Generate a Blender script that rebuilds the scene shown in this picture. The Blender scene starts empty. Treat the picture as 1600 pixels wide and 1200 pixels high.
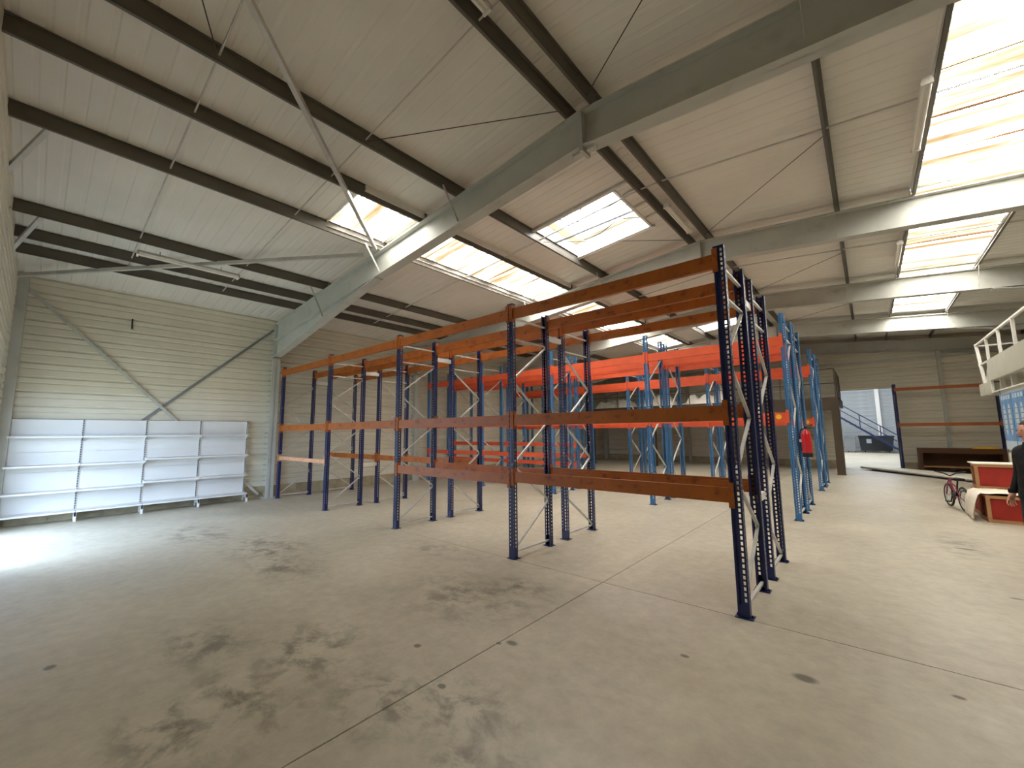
import bpy, bmesh, math, random
from mathutils import Vector, Matrix
random.seed(7)
S = bpy.context.scene
COL = S.collection

# ---------------------------------------------------------------- camera
YAW, PITCH, ROLL = -0.7132, 0.1170, -0.0100
CAM = Vector((0.9992, -4.3526, 1.7058))
fwd = Vector((math.sin(YAW)*math.cos(PITCH), math.cos(YAW)*math.cos(PITCH), math.sin(PITCH)))
right = Vector((math.cos(YAW), -math.sin(YAW), 0)); up = right.cross(fwd)
r2 = math.cos(ROLL)*right + math.sin(ROLL)*up; u2 = -math.sin(ROLL)*right + math.cos(ROLL)*up
cd = bpy.data.cameras.new('camera'); cam = bpy.data.objects.new('camera', cd); COL.objects.link(cam)
m = Matrix((r2, u2, -fwd)).transposed().to_4x4(); m.translation = CAM; cam.matrix_world = m
cd.sensor_width = 36; cd.lens = 639.03/1600*36; cd.clip_start = 0.02; cd.clip_end = 200
S.camera = cam

# ---------------------------------------------------------------- light
SKY_STRENGTH = 3.3          # daylight entering by the open yard door
PANE = 15.0                 # translucent roof sheets lit by the sky above
HATCH = 4.0
EXPOSURE = 2.2
w = bpy.data.worlds.new('world'); S.world = w; w.use_nodes = True
bg = w.node_tree.nodes['Background']; bg.inputs[0].default_value = (0.56, 0.74, 1.0, 1); bg.inputs[1].default_value = SKY_STRENGTH
pl = bpy.data.lights.new('yard_door_offscreen', 'AREA'); pl.shape = 'RECTANGLE'; pl.size = 3.0; pl.size_y = 2.6; pl.cycles.is_portal = True
po = bpy.data.objects.new('yard_door_offscreen', pl); COL.objects.link(po); po.location = (-9.2, -4.98, 1.3); po.rotation_euler = (math.pi/2, 0, math.pi)
S.cycles.max_bounces = 14; S.cycles.diffuse_bounces = 9; S.cycles.glossy_bounces = 4
S.view_settings.view_transform = 'Standard'; S.view_settings.look = 'None'
S.view_settings.gamma = 1; S.view_settings.use_curve_mapping = False; S.view_settings.exposure = EXPOSURE

# ---------------------------------------------------------------- materials
def lin(c):
    return tuple(((v/255)/12.92 if v/255 <= .04045 else ((v/255+.055)/1.055)**2.4) for v in c)+(1,)
def mat(name, rgb, rough=.6, metal=0, var=.12, scale=3., bump=0., bscale=40, spec=.4, dirt=None, stretch=(1,1,1)):
    M = bpy.data.materials.new(name); M.use_nodes = True
    n = M.node_tree.nodes; l = M.node_tree.links; b = n['Principled BSDF']
    b.inputs['Roughness'].default_value = rough; b.inputs['Metallic'].default_value = metal
    b.inputs['Specular IOR Level'].default_value = spec
    c = lin(rgb)
    tc = n.new('ShaderNodeTexCoord'); mp = n.new('ShaderNodeMapping'); mp.inputs['Scale'].default_value = stretch
    l.new(tc.outputs['Object'], mp.inputs[0])
    no = n.new('ShaderNodeTexNoise'); no.inputs['Scale'].default_value = scale; no.inputs['Detail'].default_value = 5
    l.new(mp.outputs[0], no.inputs['Vector'])
    r = n.new('ShaderNodeValToRGB'); r.color_ramp.elements[0].position = .3; r.color_ramp.elements[1].position = .7
    r.color_ramp.elements[0].color = tuple(v*(1-var) for v in c[:3])+(1,)
    r.color_ramp.elements[1].color = tuple(min(1, v*(1+var)) for v in c[:3])+(1,)
    l.new(no.outputs[0], r.inputs[0]); out = r.outputs[0]
    if dirt:
        n2 = n.new('ShaderNodeTexNoise'); n2.inputs['Scale'].default_value = scale*2.3; n2.inputs['Detail'].default_value = 8
        l.new(mp.outputs[0], n2.inputs['Vector'])
        r3 = n.new('ShaderNodeValToRGB'); r3.color_ramp.elements[0].position = .56; r3.color_ramp.elements[1].position = .72
        l.new(n2.outputs[0], r3.inputs[0])
        mx = n.new('ShaderNodeMix'); mx.data_type = 'RGBA'; mx.inputs['B'].default_value = lin(dirt)
        l.new(r3.outputs[0], mx.inputs['Factor']); l.new(out, mx.inputs['A']); out = mx.outputs['Result']
    l.new(out, b.inputs['Base Color'])
    if bump:
        n3 = n.new('ShaderNodeTexNoise'); n3.inputs['Scale'].default_value = bscale; n3.inputs['Detail'].default_value = 4
        l.new(mp.outputs[0], n3.inputs['Vector'])
        bu = n.new('ShaderNodeBump'); bu.inputs['Strength'].default_value = bump; bu.inputs['Distance'].default_value = .02
        l.new(n3.outputs[0], bu.inputs['Height']); l.new(bu.outputs[0], b.inputs['Normal'])
    return M
def pane_mat(name, strength, stain=True):
    M = bpy.data.materials.new(name); M.use_nodes = True
    n = M.node_tree.nodes; l = M.node_tree.links; n.remove(n['Principled BSDF'])
    em = n.new('ShaderNodeEmission'); em.inputs[1].default_value = strength
    l.new(em.outputs[0], n['Material Output'].inputs[0])
    if not stain:
        em.inputs[0].default_value = (1, .99, .97, 1); return M
    tc = n.new('ShaderNodeTexCoord'); geo = n.new('ShaderNodeNewGeometry')
    mp = n.new('ShaderNodeMapping'); mp.inputs['Scale'].default_value = (.4, 6, 1)
    l.new(geo.outputs['Position'], mp.inputs[0])
    no = n.new('ShaderNodeTexNoise'); no.inputs['Scale'].default_value = 1.; no.inputs['Detail'].default_value = 6; no.inputs['Roughness'].default_value = .65
    l.new(mp.outputs[0], no.inputs['Vector'])
    r = n.new('ShaderNodeValToRGB'); e = r.color_ramp.elements
    e[0].position = .33; e[0].color = (.012, .0078, .0036, 1)
    e[1].position = .63; e[1].color = (1, .97, .90, 1)
    a = e.new(.42); a.color = (.018, .0142, .0088, 1)
    a = e.new(.50); a.color = (.034, .030, .0225, 1)
    a = e.new(.55); a.color = (.11, .103, .087, 1)
    l.new(no.outputs[0], r.inputs[0]); l.new(r.outputs[0], em.inputs[0])
    return M
M = {}
M['roof'] = mat('roof_sheet', (226, 223, 215), .55, var=.06, scale=.8)
M['purlin'] = mat('purlin_steel', (104, 100, 92), .5, .2, var=.12, scale=2)
M['flange'] = mat('frame_paint', (188, 189, 182), .5, var=.07, scale=1.5, dirt=(174, 176, 168))
M['galv'] = mat('galvanised', (196, 195, 190), .45, .15, var=.12, scale=6)
M['wire'] = mat('dark_rod', (80, 76, 68), .5, .3)
M['clad'] = mat('wall_cladding', (216, 211, 194), .5, var=.08, scale=1.2, stretch=(1, .25, 1.5))
M['clad_back'] = mat('wall_cladding_cross', (216, 211, 194), .5, var=.08, scale=1.2, stretch=(.25, 1, 1.5))
M['concrete_wall'] = mat('plinth_concrete', (168, 158, 132), .85, var=.2, scale=4, bump=.4)
M['white_shelf'] = mat('white_shelf', (222, 222, 220), .4, var=.025, scale=2)
M['slot_shade'] = mat('upright_slot_shade', (62, 62, 66), .5)  # shade inside the upright's slots, put into a dark colour
M['navy'] = mat('navy_paint', (13, 31, 84), .38, var=.16, scale=5, spec=.5)
M['skyblue'] = mat('light_blue_paint', (60, 112, 160), .42, var=.12, scale=5)
M['bluepost'] = mat('deep_blue_paint', (30, 36, 92), .45)
M['brown'] = mat('brown_orange_paint', (166, 90, 26), .5, var=.12, scale=4, dirt=(120, 60, 22))
M['paleorange'] = mat('worn_orange_paint', (206, 150, 112), .55, var=.1, scale=6, dirt=(222, 206, 190))
M['red'] = mat('red_orange_paint', (222, 92, 54), .5, var=.08, scale=4)
M['wallorange'] = mat('dull_orange_paint', (176, 98, 52), .55, var=.1)
M['sticker'] = mat('sticker_yellow', (250, 190, 50), .5)
M['black'] = mat('black_plastic', (22, 22, 24), .5)
M['extred'] = mat('extinguisher_red', (196, 24, 34), .3, spec=.6)
M['darkwood'] = mat('dark_wood', (86, 54, 30), .6, var=.25, scale=3, stretch=(.3, 4, 4))
M['mezz'] = mat('mezzanine_steel', (74, 62, 48), .6, var=.15)
M['film'] = mat('plastic_film', (244, 240, 230), .3, var=.03, scale=3, bump=.3, bscale=9)
M['foam'] = mat('white_sheet', (240, 232, 216), .6, var=.04)
M['cratered'] = mat('crate_red', (158, 40, 30), .55, var=.15, scale=5)
M['cratewood'] = mat('crate_frame', (176, 132, 92), .6, var=.15, scale=4, stretch=(1, 1, 5))
M['cream'] = mat('cream_board', (224, 216, 192), .5, var=.04)
M['office'] = mat('office_panel', (186, 184, 170), .5, var=.05)
M['posterblue'] = mat('poster_blue', (104, 148, 194), .4, var=.35, scale=2.4)
M['posterpale'] = mat('poster_pale', (196, 210, 222), .4, var=.06)
M['white'] = mat('white_paint', (232, 230, 224), .45, var=.03)
M['tube'] = mat('lamp_tube', (240, 238, 230), .3, var=.02)
M['grey'] = mat('grey_paint', (128, 130, 132), .5, var=.08)
M['darkgrey'] = mat('dark_grey', (52, 54, 56), .6)
M['pink'] = mat('bike_pink', (150, 66, 88), .4)
M['jacket'] = mat('black_cloth', (17, 17, 20), .85, var=.2, scale=9, bump=.3)
M['trouser'] = mat('dark_trousers', (48, 46, 48), .85, var=.15, scale=9, bump=.3)
M['skin'] = mat('skin', (206, 150, 128), .5, var=.06)
M['shoe'] = mat('brown_shoe', (74, 54, 42), .5)
M['hair'] = mat('hair_brown', (58, 42, 30), .6, var=.2, scale=30)
M['blueroom'] = mat('blue_grey_cladding', (164, 168, 170), .5, var=.07)
M['stairblue'] = mat('stair_blue', (24, 36, 80), .45)
M['pane'] = pane_mat('translucent_sheet', PANE)
M['hatch'] = pane_mat('hatch_glazing', HATCH, False)

def floor_mat(tone=1.):
    T = lambda c: lin(tuple(v*tone for v in c))
    F = bpy.data.materials.new('concrete_floor'); F.use_nodes = True
    n = F.node_tree.nodes; l = F.node_tree.links; b = n['Principled BSDF']
    geo = n.new('ShaderNodeNewGeometry')
    def noise(sc, det=6, stretch=(1, 1, 1), rough=.55, dist=0):
        mp = n.new('ShaderNodeMapping'); mp.inputs['Scale'].default_value = stretch; l.new(geo.outputs['Position'], mp.inputs[0])
        t = n.new('ShaderNodeTexNoise'); t.inputs['Scale'].default_value = sc; t.inputs['Detail'].default_value = det
        t.inputs['Roughness'].default_value = rough; t.inputs['Distortion'].default_value = dist
        l.new(mp.outputs[0], t.inputs['Vector']); return t.outputs[0]
    def ramp(v, p0, p1, c0=(0, 0, 0, 1), c1=(1, 1, 1, 1)):
        r = n.new('ShaderNodeValToRGB'); r.color_ramp.elements[0].position = p0; r.color_ramp.elements[1].position = p1
        r.color_ramp.elements[0].color = c0; r.color_ramp.elements[1].color = c1; l.new(v, r.inputs[0]); return r.outputs[0]
    def math_(op, a, bb):
        k = n.new('ShaderNodeMath'); k.operation = op; k.use_clamp = op == 'MULTIPLY'
        for i, x in enumerate((a, bb)):
            if isinstance(x, (int, float)): k.inputs[i].default_value = x
            else: l.new(x, k.inputs[i])
        return k.outputs[0]
    def mix(f, a, c):
        k = n.new('ShaderNodeMix'); k.data_type = 'RGBA'; l.new(f, k.inputs['Factor'])
        for s, x in (('A', a), ('B', c)):
            if isinstance(x, tuple): k.inputs[s].default_value = x
            else: l.new(x, k.inputs[s])
        return k.outputs['Result']
    base = ramp(noise(.55, 6, dist=.4), .34, .66, T((172, 164, 147)), T((198, 190, 171)))
    fine = ramp(noise(7, 8, rough=.7), .35, .7, T((148, 140, 122)), T((200, 192, 174)))
    k = n.new('ShaderNodeMix'); k.data_type = 'RGBA'; k.inputs['Factor'].default_value = .42
    l.new(base, k.inputs['A']); l.new(fine, k.inputs['B']); col = k.outputs['Result']
    streak = ramp(noise(.9, 4, (1.6, .16, 1)), .58, .74)
    col = mix(math_('MULTIPLY', streak, .3), col, lin((208, 200, 180)))
    # old oil and tyre stains lie where the forklifts used to turn: patches around fixed centres
    def blob(cx, cy, rx, ry):
        mp = n.new('ShaderNodeMapping'); mp.inputs['Location'].default_value = (-cx/rx, -cy/ry, 0); mp.inputs['Scale'].default_value = (1/rx, 1/ry, 0)
        l.new(geo.outputs['Position'], mp.inputs[0])
        v = n.new('ShaderNodeVectorMath'); v.operation = 'LENGTH'; l.new(mp.outputs[0], v.inputs[0])
        mr = n.new('ShaderNodeMapRange'); mr.inputs['From Min'].default_value = .2; mr.inputs['From Max'].default_value = 1
        mr.inputs['To Min'].default_value = 1; mr.inputs['To Max'].default_value = 0; l.new(v.outputs['Value'], mr.inputs[0]); return mr.outputs[0]
    area = None
    for a in [(-2.15, -3.72, .75, .36), (-2.2, -3.35, .8, .5), (-1.5, -2.72, .65, .5), (-1.05, -2.5, .6, .45), (-.7, -2.75, .5, .35), (-2.5, -2.8, .8, .6),
              (-2.35, -1.25, 1.0, .7), (-2.05, -.75, .6, .4), (-6.0, -1.9, 1.5, .7), (-8.0, -2.4, 1.4, .6), (-4.9, -2.1, 1.0, .5), (1.9, 4.6, .35, 1.2), (-.3, -2.9, .4, .3), (-3.3, -3.3, .7, .4), (-3.9, -.35, 1.0, .3)]:
        v = blob(*a); area = v if area is None else math_('MAXIMUM', area, v)
    patch = ramp(noise(3.4, 8, (1, 1.15, 1), .68, .3), .46, .60)
    stain = math_('MULTIPLY', patch, area)
    col = mix(math_('MULTIPLY', stain, .74), col, lin((92, 86, 74)))
    smear = ramp(noise(1.3, 5, rough=.6), .48, .68)
    col = mix(math_('MULTIPLY', math_('MULTIPLY', smear, area), .35), col, lin((124, 116, 100)))
    wob = noise(14, 3)
    for (x, y, rx, ry) in [(-1.34, -1.68, .045, .03), (-1.335, -2.415, .03, .022), (.524, -.747, .065, .045), (-3.753, -4.147, .04, .03), (-.204, -.984, .03, .02), (1.9, 4.38, .10, .05), (1.98, 2.2, .05, .025), (1.29, -.37, .03, .02), (-1.9, -2.2, .03, .025), (-1.42, -1.75, .02, .015)]:
        s = math_('MULTIPLY', math_('MULTIPLY', blob(x, y, rx*1.4, ry*1.4), math_('ADD', wob, .6)), 1.6)
        col = mix(math_('MULTIPLY', s, .75), col, lin((66, 60, 52)))
    l.new(col, b.inputs['Base Color'])
    l.new(ramp(noise(1.1, 5), .3, .7, (.34, .34, .34, 1), (.52, .52, .52, 1)), b.inputs['Roughness'])
    b.inputs['Specular IOR Level'].default_value = .45
    bu = n.new('ShaderNodeBump'); bu.inputs['Strength'].default_value = .08; bu.inputs['Distance'].default_value = .01
    l.new(noise(30, 4), bu.inputs['Height']); l.new(bu.outputs[0], b.inputs['Normal'])
    return F
M['floor'] = floor_mat()
M['joint'] = mat('joint_dark', (84, 76, 62), .9)

# ---------------------------------------------------------------- mesh tools
class MB:
    def __init__(s): s.v = []; s.f = []
    def add(s, vs, fs):
        k = len(s.v); s.v += [tuple(x) for x in vs]; s.f += [tuple(i+k for i in q) for q in fs]; return s
    def box(s, x0, x1, y0, y1, z0, z1):
        return s.add([(x, y, z) for z in (z0, z1) for y in (y0, y1) for x in (x0, x1)],
                     [(0, 2, 3, 1), (4, 5, 7, 6), (0, 1, 5, 4), (2, 6, 7, 3), (0, 4, 6, 2), (1, 3, 7, 5)])
    def bar(s, p, q, w=.04, h=.04, upv=(0, 0, 1)):
        p = Vector(p); q = Vector(q); d = (q-p).normalized(); u = Vector(upv)
        if abs(d.dot(u)) > .98: u = Vector((1, 0, 0))
        a = d.cross(u).normalized(); c = a.cross(d).normalized()
        vs = [e+a*i*w/2+c*j*h/2 for e in (p, q) for j in (-1, 1) for i in (-1, 1)]
        return s.add(vs, [(0, 1, 3, 2), (4, 6, 7, 5), (0, 4, 5, 1), (2, 3, 7, 6), (0, 2, 6, 4), (1, 5, 7, 3)])
    def angle(s, p, q, w=.06, t=.008, upv=(0, 0, 1)):
        p = Vector(p); q = Vector(q); d = (q-p).normalized(); u = Vector(upv); a = d.cross(u).normalized(); c = a.cross(d).normalized()
        s.bar(p, q, w, t, upv); o = a*(w/2-t/2)+c*(w/2); s.bar(p+o, q+o, t, w, upv); return s
    def tube(s, pts, r, n=8, closed=False):
        pts = [Vector(p) for p in pts]; N = len(pts); rings = []
        prev = None
        for i, p in enumerate(pts):
            a = pts[(i-1) % N] if (i or closed) else p; b = pts[(i+1) % N] if (i < N-1 or closed) else p
            d = (b-a).normalized()
            if prev is None:
                u = Vector((0, 0, 1)) if abs(d.z) < .9 else Vector((1, 0, 0)); e = d.cross(u).normalized()
            else: e = (prev-d*prev.dot(d)).normalized()
            prev = e; g = d.cross(e); rr = r[i] if isinstance(r, (list, tuple)) else r
            rings.append([p+e*math.cos(t*2*math.pi/n)*rr+g*math.sin(t*2*math.pi/n)*rr for t in range(n)])
        fs = []; M_ = N if closed else N-1
        for i in range(M_):
            j = (i+1) % N
            for t in range(n): fs.append((i*n+t, i*n+(t+1) % n, j*n+(t+1) % n, j*n+t))
        if not closed: fs += [tuple(range(n))[::-1], tuple((N-1)*n+t for t in range(n))]
        return s.add([v for R_ in rings for v in R_], fs)
    def lathe(s, prof, n=16, o=(0, 0, 0)):
        vs = [(o[0]+r*math.cos(t*2*math.pi/n), o[1]+r*math.sin(t*2*math.pi/n), o[2]+z) for r, z in prof for t in range(n)]
        fs = [(i*n+t, i*n+(t+1) % n, (i+1)*n+(t+1) % n, (i+1)*n+t) for i in range(len(prof)-1) for t in range(n)]
        fs += [tuple(range(n))[::-1], tuple((len(prof)-1)*n+t for t in range(n))]
        return s.add(vs, fs)
    def prism(s, poly, axis, lo, hi):
        """poly in the two other axes (x,z for axis y; y,z for axis x; x,y for axis z)"""
        f = {'y': lambda a, b, c: (a, c, b), 'x': lambda a, b, c: (c, a, b), 'z': lambda a, b, c: (a, b, c)}[axis]
        n = len(poly); vs = [f(a, b, lo) for a, b in poly]+[f(a, b, hi) for a, b in poly]
        fs = [tuple(range(n)), tuple(range(2*n-1, n-1, -1))]+[(i, i+n, (i+1) % n+n, (i+1) % n) for i in range(n)]
        return s.add(vs, fs)
    def mesh(s, name, smooth=False):
        me = bpy.data.meshes.new(name); me.from_pydata(s.v, [], s.f)
        bm = bmesh.new(); bm.from_mesh(me); bmesh.ops.recalc_face_normals(bm, faces=bm.faces); bm.to_mesh(me); bm.free()
        if smooth:
            for p in me.polygons: p.use_smooth = True
            try: me.set_sharp_from_angle(angle=math.radians(40))
            except Exception: pass
        return me
    def build(s, name, mt, parent=None, loc=(0, 0, 0), smooth=False, rot=None):
        return place(s.mesh(name, smooth), name, mt, parent, loc, rot)
def place(me, name, mt, parent=None, loc=(0, 0, 0), rot=None):
    if mt is not None and not me.materials: me.materials.append(M[mt] if isinstance(mt, str) else mt)
    o = bpy.data.objects.new(name, me); COL.objects.link(o); o.location = loc
    if rot: o.rotation_euler = rot
    if parent: o.parent = parent
    return o
def empty(name, loc=(0, 0, 0), rz=0, parent=None):
    o = bpy.data.objects.new(name, None); COL.objects.link(o); o.location = loc; o.rotation_euler = (0, 0, rz); o.empty_display_size = .1
    if parent: o.parent = parent
    return o
def tag(o, label, cat=None, group=None, kind=None):
    o['label'] = label
    if cat: o['category'] = cat
    if group: o['group'] = group
    if kind: o['kind'] = kind
    return o
def B(*a): return MB().box(*a)

# ---------------------------------------------------------------- layout numbers (metres)
XL, XR, XM = -11.70, 8.86, -1.42      # eave walls, ridge
YN, YB = -4.87, 19.30                 # gable walls
BAYS = [-4.9, -0.1, 4.7, 9.5, 14.3, 19.1]
SL = .092
def RZ(x): return 5.74-SL*abs(x-XM)   # top of the rafters = underside of the purlins
PD = .18                              # purlin depth
def mir(x): return 2*XM-x

# ---------------------------------------------------------------- floor
fl = tag(B(XL-.3, XR+.3, YN-.3, 19.5, -.3, -.02).build('floor', 'joint'), 'grey stained concrete warehouse floor', kind='structure')
JX, JY, g = -1.43, 0.0, .005
for x0, x1 in ((XL-.3, JX-g), (JX+g, XR+.3)):
    for y0, y1 in ((YN-.3, JY-g), (JY+g, 19.5)):
        B(x0, x1, y0, y1, -.02, 0).build('slab', 'floor', fl)

# ---------------------------------------------------------------- ceiling: sheets, purlins, rods
ce = tag(empty('ceiling'), 'pale ribbed sheet roof lining on dark steel purlins', kind='structure')
XC, XBb = -6.05, -4.68                # edges of the strip that holds the roof lights
def sheet(x0, x1, y0, y1):
    """ribbed lining sheet between x0 and x1 (one slope), ribs run up the slope"""
    n = max(2, round((y1-y0)/.2)); pit = (y1-y0)/n; d = .007; pts = []
    for i in range(n):
        a = y0+i*pit; pts += [(a, 0), (a+pit*.62, 0), (a+pit*.72, d), (a+pit*.92, d)]
    pts.append((y1, 0)); k = len(pts); vs = []
    for x in (x0, x1):
        z = RZ(x)+PD
        vs += [(x, a, z+h) for a, h in pts]
    for x in (x0, x1):
        z = RZ(x)+PD+.06
        vs += [(x, y0, z), (x, y1, z)]
    fs = [(i, i+1, k+i+1, k+i) for i in range(k-1)]+[(2*k, 2*k+1, 2*k+3, 2*k+2)]
    return MB().add(vs, fs).build('roof_panel', 'roof', ce)
LIGHTS = [[(-1.27, -.14), (-.06, 4.66), (4.74, 9.46), (9.54, 14.26)], [(-.06, 4.66), (4.74, 9.46), (9.54, 14.26)]]
HATCHES = [(1.82, 3.50), (11.42, 13.10)]; HX0, HX1 = -3.79, -1.98
for sgn in (0, 1):
    X = (lambda x: x) if sgn == 0 else mir
    for b in range(5):
        ya, yb = BAYS[b], BAYS[b+1]
        if b == 4: yb = 19.6
        if b == 0: ya = -5.2
        for i in range(4):
            a, c = ya+(yb-ya)*i/4, ya+(yb-ya)*(i+1)/4
            sheet(X(XL-.3), X(XC), a, c)
        hs = [h for h in HATCHES if ya < h[0] < yb] if sgn == 0 else []
        if hs:
            h = hs[0]; mid = (ya+h[0])/2
            for a, c in ((ya, mid), (mid, h[0]), (h[1], yb)): sheet(XBb, XM, a, c)
            sheet(XBb, HX0, *h); sheet(HX1, XM, *h)
        else:
            for i in range(4): sheet(X(XBb), X(XM), ya+(yb-ya)*i/4, ya+(yb-ya)*(i+1)/4)
        if b == 0:
            e_ = LIGHTS[sgn][0][0]; q_ = 3 if sgn == 0 else 4
            for i in range(q_): sheet(X(XC), X(XBb), ya+(e_-ya)*i/q_, ya+(e_-ya)*(i+1)/q_)
            if sgn == 0: sheet(X(XC), X(XBb), -.14, -.06)
        elif b == 4:
            for i in range(4): sheet(X(XC), X(XBb), ya-.045+(yb-ya+.045)*i/4, ya-.045+(yb-ya+.045)*(i+1)/4)
        else: sheet(X(XC), X(XBb), yb-.045, yb+.045)
PURL = [-1.60, -3.74, -4.72, -6.02, -8.42, -9.36, -10.05]
PX = PURL+[mir(x) for x in PURL]
def purlin_mesh(L):
    mb = MB(); mb.box(-.004, .004, 0, L, 0, PD); mb.box(-.035, .004, 0, L, 0, .006); mb.box(-.004, .035, 0, L, PD-.006, PD)
    mb.box(-.035, -.031, 0, L, 0, .022); return mb.mesh('purlin')
PM = {}
for b in range(5):
    a, c = BAYS[b]+.004, BAYS[b+1]-.004
    if b == 0: a = YN
    if b == 4: c = YB
    L = round(c-a, 3)
    if L not in PM: PM[L] = purlin_mesh(L)
    for x in PX:
        place(PM[L], 'purlin', 'purlin', ce, (x, a, RZ(x)-.003))
# sag rods between purlins
order = sorted(PX)
for b in range(5):
    ys = (-3.44, -1.80) if b == 0 else (BAYS[b]+2.15,)
    for y in ys:
        for i in range(len(order)-1):
            x0, x1 = order[i], order[i+1]
            if abs(x0-x1) < .5 and b: pass
            MB().tube([(x0, y, RZ(x0)+.07), (x1, y, RZ(x1)+.07)], (.011 if b == 0 else .014), 6).build('sag_rod', 'galv', ce, smooth=True)
# diagonal rods near the ridge
def wire(x0, y0, x1, y1, r=.006, dz=.02): MB().tube([(x0, y0, RZ(x0)+dz), (x1, y1, RZ(x1)+dz)], r, 5).build('tie_rod', 'wire', ce, smooth=True)
wire(-1.60, -.33, -3.70, -1.80); wire(mir(-1.60), -.33, mir(-3.70), -1.80); wire(-3.1, -3.75, -3.70, -3.46)
for b in (1, 2, 3):
    y = BAYS[b+1]-.3; wire(-1.24, y, .90, y-2.3); wire(-1.60, y, -3.7, y-2.3)
# roof wind bracing angles under the purlins of the end bay
def wind(x0, y0, x1, y1, w=.06):
    MB().angle((x0, y0, RZ(x0)-.05), (x1, y1, RZ(x1)-.05), w, .007).build('wind_brace', 'galv', ce)
wind(-1.7, -4.6, -6.01, -.30); wind(-11.2, -4.85, -6.35, -.35); wind(-1.2, -4.6, 3.1, -.3)
MB().angle((-6.8, YN, RZ(-6.8)-.30), (-6.08, -4.56, RZ(-6.05)), .05, .006).build('knee_brace', 'galv', ce)
MB().angle((-9.4, YN, RZ(-9.4)-.25), (-8.45, -4.58, RZ(-8.5)), .05, .006).build('knee_brace', 'galv', ce)

# ---------------------------------------------------------------- roof lights (windows)
nw = [0]
def rooflight(sgn, y0, y1):
    nw[0] += 1
    X = (lambda x: x) if sgn == 0 else mir
    root = tag(empty('window_%d' % nw[0]), 'translucent corrugated roof light streaked with tan stains', kind='structure')
    n = max(1, round((y1-y0)/.92)); wd = (y1-y0)/n
    x0, x1 = X(XC+.02), X(XBb-.02)
    for i in range(n):
        a = y0+i*wd+.006; c = y0+(i+1)*wd-.006; k = 6; pit = (c-a)/k; pts = []
        for j in range(k): s = a+j*pit; pts += [(s, 0), (s+pit*.4, 0), (s+pit*.55, .028), (s+pit*.85, .028)]
        pts.append((c, 0)); q = len(pts); vs = []
        for x in (x0, x1): vs += [(x, p, RZ(x)+PD+.02+h) for p, h in pts]
        MB().add(vs, [(j, j+1, q+j+1, q+j) for j in range(q-1)]).build('pane', 'pane', root)
        if i:
            yy = y0+i*wd; MB().bar((x0, yy, RZ(x0)+PD+.012), (x1, yy, RZ(x1)+PD+.012), .02, .02).build('glazing_bar', 'cratewood', root)
    for x, s in ((X(XC), 1 if sgn == 0 else -1), (X(XBb), -1 if sgn == 0 else 1)):
        mb = MB(); z = RZ(x)+PD
        mb.box(min(x, x+.006*s), max(x, x+.006*s), y0, y1, z-.10, z+.08); mb.box(min(x, x+.07*s), max(x, x+.07*s), y0, y1, z-.106, z-.10)
        mb.build('frame', 'white', root)
    for y, s in ((y0, 1), (y1, -1)):
        MB().bar((x0, y+.012*s, RZ(x0)+PD+.02), (x1, y+.012*s, RZ(x1)+PD+.02), .024, .08).build('frame', 'white', root)
for s in (0, 1):
    for y0, y1 in LIGHTS[s]: rooflight(s, y0, y1)
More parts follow.
